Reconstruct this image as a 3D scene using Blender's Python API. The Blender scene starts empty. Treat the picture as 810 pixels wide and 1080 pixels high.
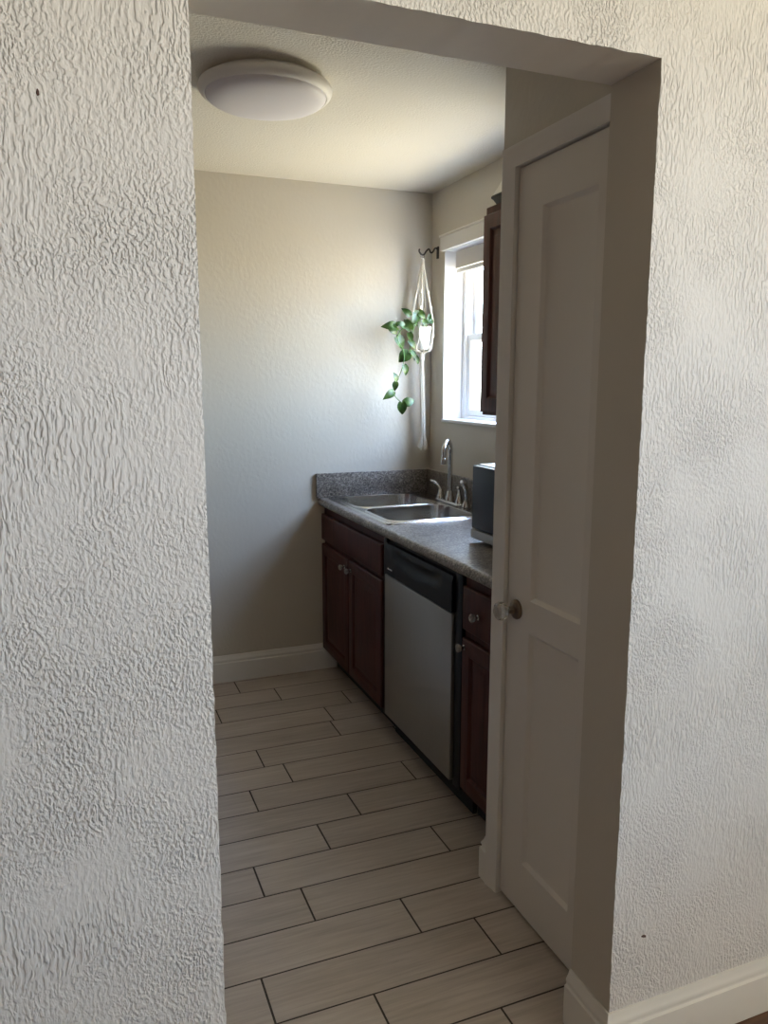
import bpy, bmesh, math, random
from math import pi, sin, cos, radians
from mathutils import Vector, Matrix, noise
random.seed(7)
S = bpy.context.scene
COL = S.collection

# ------------------------------------------------------------------ helpers
def link(name, bm, mats, parent=None, smooth=None, kind=None, label=None, cat=None, group=None):
    bmesh.ops.recalc_face_normals(bm, faces=bm.faces[:]) if smooth != 'raw' else None
    me = bpy.data.meshes.new(name)
    if smooth is True or smooth == 'raw':
        for f in bm.faces: f.smooth = True
    elif smooth:
        for f in bm.faces: f.smooth = True
        for e in bm.edges:
            if len(e.link_faces) == 2 and e.calc_face_angle(0) > radians(smooth): e.smooth = False
    bm.to_mesh(me); bm.free()
    for m in (mats if isinstance(mats, (list, tuple)) else [mats]): me.materials.append(m)
    o = bpy.data.objects.new(name, me); COL.objects.link(o)
    if parent is not None:
        o.parent = parent
        o.matrix_parent_inverse = Matrix.Translation(-Vector(parent.location))
    tag(o, label, cat, group, kind)
    return o

def tag(o, label=None, cat=None, group=None, kind=None):
    if label: o['label'] = label
    if cat: o['category'] = cat
    if group: o['group'] = group
    if kind: o['kind'] = kind
    return o

def thing(name, loc, label, cat, group=None):
    o = bpy.data.objects.new(name, None); COL.objects.link(o)
    o.location = loc; o.empty_display_size = .05
    return tag(o, label, cat, group)

def box(bm, x0, x1, y0, y1, z0, z1, bev=0, seg=2, mi=0):
    r = bmesh.ops.create_cube(bm, size=1)
    vs = r['verts']
    for v in vs:
        v.co = Vector((x0 + (v.co.x + .5) * (x1 - x0), y0 + (v.co.y + .5) * (y1 - y0), z0 + (v.co.z + .5) * (z1 - z0)))
    fs = list({f for v in vs for f in v.link_faces})
    for f in fs: f.material_index = mi
    if bev:
        es = list({e for v in vs for e in v.link_edges})
        r = bmesh.ops.bevel(bm, geom=es, offset=bev, segments=seg, affect='EDGES', profile=.5)
        for f in r['faces']: f.material_index = mi
    return fs

def bridge(bm, a, b, closed=True, mi=0):
    n = len(a)
    for i in range(n if closed else n - 1):
        j = (i + 1) % n
        try:
            f = bm.faces.new((a[i], a[j], b[j], b[i])); f.material_index = mi
        except ValueError: pass

def loft(bm, rings, cap0=True, cap1=True, closed=True, mi=0):
    R = [[bm.verts.new(p) for p in r] for r in rings]
    for a, b in zip(R, R[1:]): bridge(bm, a, b, closed, mi)
    if cap0: bm.faces.new(R[0]).material_index = mi
    if cap1: bm.faces.new(list(reversed(R[-1]))).material_index = mi
    return R

def lathe(bm, prof, c, n=32, axis='Z', mi=0, cap0=True, cap1=True):
    """prof: (radius, distance along axis)"""
    c = Vector(c); rings = []
    for r, t in prof:
        ring = []
        for k in range(n):
            a = 2 * pi * k / n
            if axis == 'Z': p = Vector((r * cos(a), r * sin(a), t))
            elif axis == 'X': p = Vector((t, r * cos(a), r * sin(a)))
            else: p = Vector((r * cos(a), t, r * sin(a)))
            ring.append(c + p)
        rings.append(ring)
    return loft(bm, rings, cap0, cap1, mi=mi)

def tube(bm, pts, rad, n=10, mi=0, caps=True):
    pts = [Vector(p) for p in pts]
    rads = rad if isinstance(rad, (list, tuple)) else [rad] * len(pts)
    rings = []; up = None
    for i, p in enumerate(pts):
        t = (pts[min(i + 1, len(pts) - 1)] - pts[max(i - 1, 0)]).normalized()
        if up is None:
            up = t.orthogonal().normalized()
        else:
            up = (up - t * up.dot(t)).normalized()
        s = t.cross(up)
        rings.append([p + (up * cos(2 * pi * k / n) + s * sin(2 * pi * k / n)) * rads[i] for k in range(n)])
    loft(bm, rings, caps, caps, mi=mi)

def spline(pts, n=8):
    pts = [Vector(p) for p in pts]; out = []
    for i in range(len(pts) - 1):
        p0 = pts[max(i - 1, 0)]; p1 = pts[i]; p2 = pts[i + 1]; p3 = pts[min(i + 2, len(pts) - 1)]
        for k in range(n):
            t = k / n
            out.append(.5 * ((2 * p1) + (p2 - p0) * t + (2 * p0 - 5 * p1 + 4 * p2 - p3) * t * t + (3 * p1 - p0 - 3 * p2 + p3) * t ** 3))
    out.append(pts[-1]); return out

def rect_yz(y0, y1, z0, z1, x, inset=0):
    return [Vector((x, y0 + inset, z0 + inset)), Vector((x, y1 - inset, z0 + inset)), Vector((x, y1 - inset, z1 - inset)), Vector((x, y0 + inset, z1 - inset))]

def panel_door(y0, y1, z0, z1, xf, th=.02, rail=.052, flat=False):
    bm = bmesh.new()
    if flat: prof = [(0, xf + th), (0, xf + .005), (.002, xf + .002), (.006, xf)]
    else: prof = [(0, xf + th), (0, xf + .005), (.002, xf + .002), (.006, xf), (rail, xf), (rail + .004, xf + .003), (rail + .008, xf + .009), (rail + .014, xf + .009), (rail + .034, xf + .002), (rail + .037, xf + .0015)]
    loft(bm, [rect_yz(y0, y1, z0, z1, x, i) for i, x in prof])
    return bm

def roundrect(cx, cy, hx, hy, r, z, n=6):
    out = []
    for (sx, sy, a0) in ((1, 1, 0), (-1, 1, pi / 2), (-1, -1, pi), (1, -1, 3 * pi / 2)):
        for k in range(n + 1):
            a = a0 + pi / 2 * k / n
            out.append(Vector((cx + sx * (hx - r) + r * cos(a), cy + sy * (hy - r) + r * sin(a), z)))
    return out

def profile_run(name, prof, pts, mat, closed_ends=True, **kw):
    """sweep a (out, z) profile along a polyline of ((x,y),(nx,ny)) points, mitred by the caller"""
    bm = bmesh.new()
    rings = [[Vector((p[0] + n[0] * o, p[1] + n[1] * o, z)) for o, z in prof] for p, n in pts]
    loft(bm, rings)
    return link(name, bm, mat, smooth=35, **kw)

# ------------------------------------------------------------------ materials
def mat(name, color=(.8, .8, .8), rough=.5, metal=0, **kw):
    m = bpy.data.materials.new(name); m.use_nodes = True
    b = m.node_tree.nodes['Principled BSDF']
    b.inputs['Base Color'].default_value = (*color, 1); b.inputs['Roughness'].default_value = rough; b.inputs['Metallic'].default_value = metal
    for k, v in kw.items(): b.inputs[k.replace('_', ' ')].default_value = v
    return m
def nd(m, t, **kw):
    n = m.node_tree.nodes.new(t)
    for k, v in kw.items():
        if k in n.inputs: n.inputs[k].default_value = v
        else: setattr(n, k, v)
    return n
def lk(m, a, b): m.node_tree.links.new(a, b)
def P(m): return m.node_tree.nodes['Principled BSDF']
def coords(m, scale=(1, 1, 1), rot=(0, 0, 0)):
    tc = nd(m, 'ShaderNodeTexCoord'); mp = nd(m, 'ShaderNodeMapping')
    mp.inputs['Scale'].default_value = scale; mp.inputs['Rotation'].default_value = rot
    lk(m, tc.outputs['Object'], mp.inputs['Vector']); return mp.outputs['Vector']
def ramp(m, src, stops):
    r = nd(m, 'ShaderNodeValToRGB'); lk(m, src, r.inputs['Fac'])
    el = r.color_ramp.elements
    while len(el) < len(stops): el.new(.5)
    for e, (p, c) in zip(el, stops):
        e.position = p; e.color = (*c, 1) if len(c) == 3 else c
    return r.outputs['Color']
def bump(m, height, strength, dist):
    b = nd(m, 'ShaderNodeBump', Strength=strength, Distance=dist); lk(m, height, b.inputs['Height'])
    lk(m, b.outputs['Normal'], P(m).inputs['Normal']); return b
def mixv(m, f, a, b, op=None):
    n = nd(m, 'ShaderNodeMix', data_type='FLOAT')
    for s, v in zip((n.inputs[0], n.inputs[2], n.inputs[3]), (f, a, b)):
        if isinstance(v, (int, float)): s.default_value = v
        else: lk(m, v, s)
    return n.outputs[0]
def mathn(m, op, a, b=0.0):
    n = nd(m, 'ShaderNodeMath', operation=op)
    for s, v in zip(n.inputs, (a, b)):
        if isinstance(v, (int, float)): s.default_value = v
        else: lk(m, v, s)
    return n.outputs[0]

# hand-applied textured paint on the near wall: raised ridges, mostly vertical
def stucco(name, color, sc=1.0, dist=.004, stretch=.30, strength=1.0, rough=.55):
    m = mat(name, color, rough)
    tc = nd(m, 'ShaderNodeTexCoord')
    big = nd(m, 'ShaderNodeTexNoise', Scale=4.0, Detail=2.0); lk(m, tc.outputs['Object'], big.inputs['Vector'])
    warp = nd(m, 'ShaderNodeTexNoise', Scale=16.0 * sc, Detail=2.0); lk(m, tc.outputs['Object'], warp.inputs['Vector'])
    vm = nd(m, 'ShaderNodeVectorMath', operation='MULTIPLY_ADD')
    lk(m, warp.outputs['Color'], vm.inputs[0]); vm.inputs[1].default_value = (.014, .014, .014); lk(m, tc.outputs['Object'], vm.inputs[2])
    def layer(s, st, det):
        mp = nd(m, 'ShaderNodeMapping'); mp.inputs['Scale'].default_value = (s, s, s * st); lk(m, vm.outputs['Vector'], mp.inputs['Vector'])
        n = nd(m, 'ShaderNodeTexNoise', Scale=1.0, Detail=det, Roughness=.45); lk(m, mp.outputs['Vector'], n.inputs['Vector']); return n.outputs['Fac']
    a = layer(185 * sc, stretch, 1.2); b = layer(195 * sc, .65, 1.2)
    sel = ramp(m, big.outputs['Fac'], [(.42, (0, 0, 0)), (.62, (1, 1, 1))])
    mx = mixv(m, sel, a, b)
    h = ramp(m, mx, [(.30, (0, 0, 0)), (.46, (.30, .30, .30)), (.58, (.85, .85, .85)), (.75, (1, 1, 1))])
    patch = nd(m, 'ShaderNodeTexNoise', Scale=7.0, Detail=3.0); lk(m, tc.outputs['Object'], patch.inputs['Vector'])
    amp = ramp(m, patch.outputs['Fac'], [(.32, (.30, .30, .30)), (.62, (1, 1, 1))])
    bump(m, mathn(m, 'MULTIPLY', h, amp), strength, dist)
    return m, h

M = {}
M['stucco'], _h = stucco('textured_wall_paint', (.78, .757, .75), dist=.0034)
M['kitchen_wall'], _h = stucco('greige_wall_paint', (.60, .56, .49), sc=.30, dist=.0010, stretch=.8, strength=.4, rough=.42)
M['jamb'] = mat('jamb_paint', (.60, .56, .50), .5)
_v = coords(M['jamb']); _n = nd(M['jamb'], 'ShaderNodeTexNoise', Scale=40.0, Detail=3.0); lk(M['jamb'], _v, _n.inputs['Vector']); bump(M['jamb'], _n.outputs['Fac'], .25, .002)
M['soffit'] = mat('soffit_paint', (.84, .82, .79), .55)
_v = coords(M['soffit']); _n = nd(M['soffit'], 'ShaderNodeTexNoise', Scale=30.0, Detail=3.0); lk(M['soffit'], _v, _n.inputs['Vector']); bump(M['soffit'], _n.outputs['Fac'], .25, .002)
M['ceiling'], _h = stucco('ceiling_paint', (.80, .77, .69), sc=.7, dist=.002, stretch=1.0, strength=.6)
M['trim'] = mat('white_trim_paint', (.80, .78, .75), .35)
M['door'] = mat('white_door_paint', (.74, .70, .65), .38)
_v = coords(M['door'], (60, 60, 14)); _n = nd(M['door'], 'ShaderNodeTexNoise', Scale=1.0, Detail=3.0); lk(M['door'], _v, _n.inputs['Vector']); bump(M['door'], _n.outputs['Fac'], .15, .0015)
M['window_white'] = mat('white_vinyl', (.84, .84, .84), .3)
M['blind'] = mat('roller_blind_fabric', (.62, .58, .53), .8)

def wood(name, c0, c1, rough=.33):
    m = mat(name, c0, rough); v = coords(m, (14, 14, 1.6))
    n = nd(m, 'ShaderNodeTexNoise', Scale=3.0, Detail=6.0, Roughness=.62, Distortion=.6); lk(m, v, n.inputs['Vector'])
    lk(m, ramp(m, n.outputs['Fac'], [(.3, c0), (.7, c1)]), P(m).inputs['Base Color'])
    bump(m, n.outputs['Fac'], .06, .001); P(m).inputs['Specular IOR Level'].default_value = .3; return m
M['cherry'] = wood('dark_cherry_wood', (.036, .009, .008), (.095, .024, .018), .5)
M['cherry_side'] = wood('cabinet_carcass_wood', (.022, .007, .006), (.055, .016, .012), .5)
M['bounce_cut'] = wood('bounce_cut_wood', (.06, .028, .02), (.14, .065, .045), .5)  # invented dark finish for the unseen left wall, reduces bounced light
M['living_wall'] = mat('taupe_wall_paint', (.36, .33, .30), .6)
M['black_plastic'] = mat('black_plastic', (.005, .006, .010), .38, 0, Specular_IOR_Level=.22)
M['black_matt'] = mat('matt_black', (.008, .008, .009), .6)

m = M['steel'] = mat('brushed_steel', (.40, .40, .395), .36, 1.0)
v = coords(m, (400, 400, 5)); n = nd(m, 'ShaderNodeTexNoise', Scale=1.0, Detail=2.0); lk(m, v, n.inputs['Vector'])
lk(m, ramp(m, n.outputs['Fac'], [(.3, (.32, .32, .32)), (.7, (.44, .44, .44))]), P(m).inputs['Roughness'])
m = M['sink_steel'] = mat('sink_steel', (.62, .62, .61), .2, 1.0)
v = coords(m, (6, 300, 300)); n = nd(m, 'ShaderNodeTexNoise', Scale=1.0, Detail=2.0); lk(m, v, n.inputs['Vector']); bump(m, n.outputs['Fac'], .05, .0005)
M['chrome'] = mat('brushed_nickel', (.60, .59, .57), .2, 1.0)
M['bronze'] = mat('aged_bronze', (.20, .15, .11), .28, 1.0)
M['iron'] = mat('dark_iron', (.035, .028, .022), .5, .6)
M['glass'] = mat('clear_cut_glass', (.95, .95, .94), .04, 0, Transmission_Weight=.9, IOR=1.45)
M['crystal'] = mat('cabinet_knob_glass', (.62, .60, .58), .1, 0, Transmission_Weight=.6, IOR=1.5)

m = M['counter'] = mat('speckled_grey_laminate', (.2, .2, .2), .34, 0, Specular_IOR_Level=.75)
v = coords(m)
n1 = nd(m, 'ShaderNodeTexVoronoi', Scale=190.0); lk(m, v, n1.inputs['Vector'])
n2 = nd(m, 'ShaderNodeTexNoise', Scale=85.0, Detail=5.0, Roughness=.7); lk(m, v, n2.inputs['Vector'])
n3 = nd(m, 'ShaderNodeTexNoise', Scale=16.0, Detail=3.0); lk(m, v, n3.inputs['Vector'])
sep = nd(m, 'ShaderNodeSeparateColor'); lk(m, n1.outputs['Color'], sep.inputs['Color'])
mx = mathn(m, 'ADD', mathn(m, 'MULTIPLY', sep.outputs[0], .45), mathn(m, 'MULTIPLY', n2.outputs['Fac'], .55))
mx = mathn(m, 'ADD', mx, mathn(m, 'MULTIPLY', mathn(m, 'SUBTRACT', n3.outputs['Fac'], .5), .35))
lk(m, ramp(m, mx, [(.25, (.055, .046, .040)), (.45, (.16, .138, .12)), (.60, (.25, .222, .195)), (.78, (.42, .385, .345))]), P(m).inputs['Base Color'])

m = M['tile'] = mat('wood_look_porcelain_tile', (.45, .4, .36), .34)
at = nd(m, 'ShaderNodeAttribute', attribute_name='tint')
sp = nd(m, 'ShaderNodeSeparateColor'); lk(m, at.outputs['Color'], sp.inputs['Color'])
tc = nd(m, 'ShaderNodeTexCoord'); cb = nd(m, 'ShaderNodeCombineXYZ')
lk(m, mathn(m, 'MULTIPLY', sp.outputs[0], 40.0), cb.inputs[0]); lk(m, mathn(m, 'MULTIPLY', sp.outputs[1], 40.0), cb.inputs[1])
va = nd(m, 'ShaderNodeVectorMath', operation='ADD'); lk(m, tc.outputs['Object'], va.inputs[0]); lk(m, cb.outputs[0], va.inputs[1])
mp = nd(m, 'ShaderNodeMapping'); mp.inputs['Scale'].default_value = (4, 75, 1); lk(m, va.outputs[0], mp.inputs['Vector'])
gr = nd(m, 'ShaderNodeTexNoise', Scale=1.0, Detail=5.0, Roughness=.65, Distortion=.4); lk(m, mp.outputs['Vector'], gr.inputs['Vector'])
mp2 = nd(m, 'ShaderNodeMapping'); mp2.inputs['Scale'].default_value = (2.5, 9, 1); lk(m, va.outputs[0], mp2.inputs['Vector'])
gr2 = nd(m, 'ShaderNodeTexNoise', Scale=1.0, Detail=3.0); lk(m, mp2.outputs['Vector'], gr2.inputs['Vector'])
g = mathn(m, 'ADD', mathn(m, 'MULTIPLY', gr.outputs['Fac'], .6), mathn(m, 'MULTIPLY', gr2.outputs['Fac'], .4))
g = mathn(m, 'ADD', g, mathn(m, 'MULTIPLY', mathn(m, 'SUBTRACT', sp.outputs[2], .5), .10))
lk(m, ramp(m, g, [(.28, (.34, .29, .253)), (.5, (.48, .417, .37)), (.72, (.61, .545, .495))]), P(m).inputs['Base Color'])
bump(m, gr.outputs['Fac'], .08, .001)
M['grout'] = mat('dark_grout', (.055, .045, .04), .9)
m = M['wood_floor'] = mat('brown_wood_floor', (.12, .06, .035), .35)
v = coords(m, (3, 40, 1)); n = nd(m, 'ShaderNodeTexNoise', Scale=1.0, Detail=5.0); lk(m, v, n.inputs['Vector'])
lk(m, ramp(m, n.outputs['Fac'], [(.3, (.09, .048, .03)), (.7, (.23, .13, .085))]), P(m).inputs['Base Color'])

M['pot'] = mat('white_ceramic', (.82, .80, .77), .3)
M['soil'] = mat('potting_soil', (.03, .02, .013), .95)
m = M['leaf'] = mat('pothos_leaf', (.06, .2, .03), .38)
v = coords(m); n = nd(m, 'ShaderNodeTexNoise', Scale=28.0, Detail=3.0); lk(m, v, n.inputs['Vector'])
lk(m, ramp(m, n.outputs['Fac'], [(.32, (.012, .038, .005)), (.55, (.034, .082, .011)), (.75, (.11, .18, .032))]), P(m).inputs['Base Color'])
M['vine'] = mat('vine_stem', (.10, .22, .05), .5)
m = M['cord'] = mat('cotton_cord', (.74, .70, .61), .9)
v = coords(m, (1, 1, 1), (.6, .6, 0)); n = nd(m, 'ShaderNodeTexWave', Scale=220.0, Distortion=1.0); lk(m, v, n.inputs['Vector']); bump(m, n.outputs['Fac'], .5, .001)
M['diffuser'] = mat('frosted_diffuser', (.84, .82, .86), .55, 0, Specular_IOR_Level=.3)
M['fixture_white'] = mat('fixture_white', (.86, .84, .81), .5)
M['mw_glass'] = mat('dark_appliance_glass', (.012, .017, .032), .3, 0, Specular_IOR_Level=.2)
M['mw_side'] = mat('appliance_silver_paint', (.36, .37, .38), .35, .5)
M['lantern_white'] = mat('lantern_white', (.72, .70, .66), .5)
m = M['pane'] = bpy.data.materials.new('window_glass'); m.use_nodes = True
nt = m.node_tree; nt.nodes.remove(nt.nodes['Principled BSDF'])
tr = nd(m, 'ShaderNodeBsdfTransparent'); tr.inputs['Color'].default_value = (.96, .98, .98, 1)
gl = nd(m, 'ShaderNodeBsdfGlossy', Roughness=.02); fr = nd(m, 'ShaderNodeFresnel', IOR=1.45); mxs = nd(m, 'ShaderNodeMixShader')
ge = nd(m, 'ShaderNodeNewGeometry'); lk(m, mathn(m, 'MULTIPLY', fr.outputs[0], mathn(m, 'SUBTRACT', 1.0, ge.outputs['Backfacing'])), mxs.inputs[0]); lk(m, tr.outputs[0], mxs.inputs[1]); lk(m, gl.outputs[0], mxs.inputs[2]); lk(m, mxs.outputs[0], nt.nodes['Material Output'].inputs['Surface'])

# ------------------------------------------------------------------ dimensions
YF, YJ = 1.2025, 1.3418           # near wall front / back faces
XL, XR, HH = .1859, 1.0128, 2.067 # opening
YB, XW, HC = 3.7743, 1.7771, 2.4475
XKL = -.95                        # kitchen's far left wall
XLL, XLR, YLR = -2.6, 3.8, -3.2   # living room
XD, YD = 1.095, 1.889             # closet wall face, closet wall end

def quad_wall(name, mats, build, **kw):
    bm = bmesh.new(); build(bm); return link(name, bm, mats, kind='structure', **kw)

# floors -----------------------------------------------------------------
def tiles(bm):
    lay = bm.loops.layers.float_color.new('tint')
    pitch, L, gap = .1541, .6115, .0046
    y00 = 1.742 - 4 * pitch
    off = {0: .13, 1: .27, 2: .610, 3: .362, 4: .8115, 5: .553, 6: .4435, 7: .6975, 8: .860, 9: .5300, 10: .6975, 11: .6235, 12: .9935, 13: 1.013, 14: .5385, 15: .8510, 16: .6840, 17: .30}
    # base slab carries the grout
    for f in box(bm, XKL, XW, 1.2025, YB, -.06, -.0012): f.material_index = 1
    for r in range(18):
        y0 = y00 + r * pitch + gap / 2; y1 = y0 + pitch - gap
        if y1 < 1.2025: continue
        y0 = max(y0, 1.2025); y1 = min(y1, YB)
        if y1 - y0 < .01: continue
        x = off.get(r, .3) - 5 * L
        while x < XW:
            a, b = max(x + gap / 2, XKL), min(x + L - gap / 2, XW)
            if b - a > .01:
                c = (random.random(), random.random(), random.random(), 1)
                bv = .0007
                top = [bm.verts.new(p) for p in ((a + bv, y0 + bv, 0), (b - bv, y0 + bv, 0), (b - bv, y1 - bv, 0), (a + bv, y1 - bv, 0))]
                lo = [bm.verts.new(p) for p in ((a, y0, -.003), (b, y0, -.003), (b, y1, -.003), (a, y1, -.003))]
                fs = [bm.faces.new(top)]
                for i in range(4): fs.append(bm.faces.new((lo[i], lo[(i + 1) % 4], top[(i + 1) % 4], top[i])))
                for f in fs:
                    f.material_index = 0
                    for l in f.loops: l[lay] = c
            x += L
quad_wall('floor', [M['tile'], M['grout']], tiles, label='wood-look greige plank tile floor with dark grout')
quad_wall('floor_living', M['wood_floor'], lambda bm: box(bm, XLL, XLR, YLR, 1.2025, -.06, -.004), label='brown wood floor of the near room')

# near wall with the opening -----------------------------------------------
def front_wall(bm):
    def ring(y, x0, x1, z0, z1): return [Vector((x0, y, z0)), Vector((x0, y, z1)), Vector((x1, y, z1)), Vector((x1, y, z0))]
    o = [ring(y, XLL, XLR, 0, HC) for y in (YF, YJ)]
    # opening edge: slightly uneven, plaster-built arris
    zs = [HH * k / 150 for k in range(151)]
    def wob(t, s): return .0022 * noise.noise(Vector((t * 26, s * 9.1, 0))) + .0012 * noise.noise(Vector((t * 90, s * 3.3, 2)))
    xs = [XL + (XR - XL) * k / 60 for k in range(61)]
    def path(y, amp):
        p = [Vector((XL + amp * wob(z, 1), y, z)) for z in zs[:-1]] + [Vector((x, y, HH + amp * wob(x, 2))) for x in xs] + [Vector((XR + amp * wob(z, 3), y, z)) for z in reversed(zs[:-1])]
        return p
    f = [bm.verts.new(p) for p in path(YF, 1.0)]; b = [bm.verts.new(p) for p in path(YJ, .2)]
    fo = [bm.verts.new(p) for p in o[0]]; bo = [bm.verts.new(p) for p in o[1]]
    n = len(f); i1 = len(zs) - 1; i2 = i1 + len(xs) - 1
    for side, out in ((f, fo), (b, bo)):
        bm.faces.new([out[0], out[1]] + list(reversed(side[:i1 + 1])))
        bm.faces.new([out[1], out[2]] + list(reversed(side[i1:i2 + 1])))
        bm.faces.new([out[2], out[3]] + list(reversed(side[i2:])))
    for k in range(n - 1):
        fc = bm.faces.new((f[k], f[k + 1], b[k + 1], b[k]))
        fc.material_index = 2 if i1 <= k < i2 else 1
        fc.smooth = True
    for k in (0, 1, 2): bm.faces.new((fo[k], bo[k], bo[k + 1], fo[k + 1]))
    for side in (f, b):
        for k in range(n - 1): bm.edges.get((side[k], side[k + 1])).smooth = False
    for k in (i1, i2): bm.edges.get((f[k], b[k])).smooth = False
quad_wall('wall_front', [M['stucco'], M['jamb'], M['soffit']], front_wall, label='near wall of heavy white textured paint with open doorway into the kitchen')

# kitchen walls ---------------------------------------------------------------
T = .20
WY0, WY1, WZ0, WZ1 = 2.74, 3.621, 1.297, 2.142   # window hole
quad_wall('wall_back', M['kitchen_wall'], lambda bm: box(bm, XKL - T, XW + T, YB, YB + T, -.06, HC + .05), label='greige end wall of the kitchen')
def right_wall(bm):
    XO = XW + T
    def fr(x): return [(x, WY0, WZ0), (x, WY1, WZ0), (x, WY1, WZ1), (x, WY0, WZ1)]
    def ou(x): return [(x, 1.342, -.06), (x, YB, -.06), (x, YB, HC + .05), (x, 1.342, HC + .05)]
    a, b, c, d = [[bm.verts.new(p) for p in q] for q in (fr(XW), fr(XO), ou(XW), ou(XO))]
    bridge(bm, a, c); bridge(bm, b, d); bridge(bm, a, b, mi=1); bridge(bm, c, d)
quad_wall('wall_right', [M['kitchen_wall'], M['window_white']], right_wall, label='greige kitchen wall with the window above the sink')
quad_wall('wall_left', M['bounce_cut'], lambda bm: box(bm, XKL - T, XKL, YJ, YB, -.06, HC + .05), label='kitchen wall out of view on the left, invented dark wood to cut light bounce')
quad_wall('ceiling', M['ceiling'], lambda bm: box(bm, XKL - T, XW + T, YJ, YB + T, HC, HC + .06), label='off-white textured kitchen ceiling')
quad_wall('ceiling_living', M['ceiling'], lambda bm: box(bm, XLL - T, XLR + T, YLR - T, YJ, HC, HC + .06), label='off-white ceiling of the near room')

# closet walls
DY0, DY1, DZ = 1.352, 1.812, 2.036
def closet_wall(bm):
    # front skin with doorway, return wall at the kitchen end
    box(bm, XD, XD + .10, DY1 + .012, YD, 0, HC); box(bm, XD, XD + .10, YJ, DY1 + .012, DZ + .012, HC)
    box(bm, XD + .10, XW, YD - .09, YD, 0, HC)
    bmesh.ops.remove_doubles(bm, verts=bm.verts[:], dist=1e-5)
quad_wall('wall_closet', M['kitchen_wall'], closet_wall, label='greige closet wall beside the white door')

# living room shell, with windows invented to admit daylight behind and to the right of the viewer
LW = dict(y0=-2.8, y1=-.8, z0=1.3, z1=2.25)
RW = dict(x0=1.3, x1=3.3, z0=1.3, z1=2.25)
def holed(axis, p0, p1, a0, a1, z0, z1, h):
    def f(bm):
        def q(p, u0, u1, w0, w1):
            pts = [(u0, w0), (u1, w0), (u1, w1), (u0, w1)]
            return [bm.verts.new((p, u, w) if axis == 'X' else (u, p, w)) for u, w in pts]
        a, b, c, d = q(p0, *h), q(p1, *h), q(p0, a0, a1, z0, z1), q(p1, a0, a1, z0, z1)
        bridge(bm, a, c); bridge(bm, b, d); bridge(bm, a, b); bridge(bm, c, d)
    return f
quad_wall('wall_living_right', M['living_wall'], holed('X', XLR, XLR + T, YLR, YF + .14, -.06, HC, (LW['y0'], LW['y1'], LW['z0'], LW['z1'])), label='taupe near-room wall with an added window, out of view')
quad_wall('wall_living_rear', M['living_wall'], holed('Y', YLR, YLR - T, XLL - T, XLR + T, -.06, HC, (RW['x0'], RW['x1'], RW['z0'], RW['z1'])), label='taupe near-room wall behind the viewer')
quad_wall('wall_living_left', M['living_wall'], lambda bm: box(bm, XLL - T, XLL, YLR, YF + .14, -.06, HC), label='taupe near-room wall out of view on the left')

quad_wall('shade_slab_right', M['living_wall'], lambda bm: (box(bm, XLR + T, XLR + T + 1.5, -3.4, 1.0, 2.40, 2.50)), label='added slab outside the near room, out of view, shading the lower near wall')  # unseen slab added to keep sky light off the lower near wall
quad_wall('shade_slab_rear', M['living_wall'], lambda bm: (box(bm, .2, XLR + T + 2.4, YLR - T - 2.4, YLR - T, 2.34, 2.44)), label='added slab outside the window behind the viewer, blocking high sky light')  # second unseen slab, added to block high sky at the rear window

# windows -----------------------------------------------------------------------
def window(name, axis, x, a0, a1, z0, z1, depth, label, sgn=1):
    """double-hung window: x = plane of the sash face, depth outward"""
    def bx(bm, d0, d1, u0, u1, w0, w1, bev=.003):
        if axis == 'X': box(bm, x + sgn * d0 if sgn > 0 else x - d1, x + sgn * d1 if sgn > 0 else x - d0, u0, u1, w0, w1, bev)
        else: box(bm, u0, u1, x - d1, x - d0, w0, w1, bev)
    root = bpy.data.objects.new(name, None); COL.objects.link(root); tag(root, label, None, None, 'structure')
    root.location = (x, (a0 + a1) / 2, z0) if axis == 'X' else ((a0 + a1) / 2, x, z0)
    bm = bmesh.new(); w = .028
    bx(bm, -.012, depth, a0, a0 + w, z0, z1); bx(bm, -.012, depth, a1 - w, a1, z0, z1)
    bx(bm, -.012, depth, a0 + w, a1 - w, z0, z0 + w); bx(bm, -.012, depth, a0 + w, a1 - w, z1 - w, z1)
    link('window_frame', bm, M['window_white'], root, 30)
    zm = (z0 + z1) / 2
    for nm, zz0, zz1, d in (('lower_sash', z0 + w, zm + .02, .0), ('upper_sash', zm - .02, z1 - w, .03)):
        bm = bmesh.new(); s = .034
        bx(bm, d, d + .028, a0 + w, a0 + w + s, zz0, zz1); bx(bm, d, d + .028, a1 - w - s, a1 - w, zz0, zz1)
        bx(bm, d, d + .028, a0 + w + s, a1 - w - s, zz0, zz0 + s); bx(bm, d, d + .028, a0 + w + s, a1 - w - s, zz1 - s, zz1)
        so = link(nm, bm, M['window_white'], root, 30)
        bm = bmesh.new(); bx(bm, d + .011, d + .016, a0 + w + s - .004, a1 - w - s + .004, zz0 + s - .004, zz1 - s + .004, 0)
        link('pane', bm, M['pane'], so)
    return root
w1 = window('window_1', 'X', XW + .118, WY0 + .004, WY1 - .004, WZ0 + .004, WZ1 - .004, .074, 'white double-hung kitchen window above the sink')
bm = bmesh.new(); box(bm, XW - .024, XW, WY0 - .05, WY1 + .012, 2.142, 2.208, .004)
box(bm, XW - .030, XW, WY0 - .056, WY1 + .016, 2.2065, 2.219, .004)
link('head_casing', bm, M['trim'], w1, 30)
bm = bmesh.new(); box(bm, XW - .012, XW + .105, WY0 + .002, WY1 - .002, WZ0 + .001, WZ0 + .017, .004)
link('window_sill', bm, M['window_white'], w1, 30)
window('added_window_right', 'X', XLR + .06, LW['y0'], LW['y1'], LW['z0'], LW['z1'], .07, 'added near-room window out of view, letting daylight in')  # unseen window, added to light the near wall from the right
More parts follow.
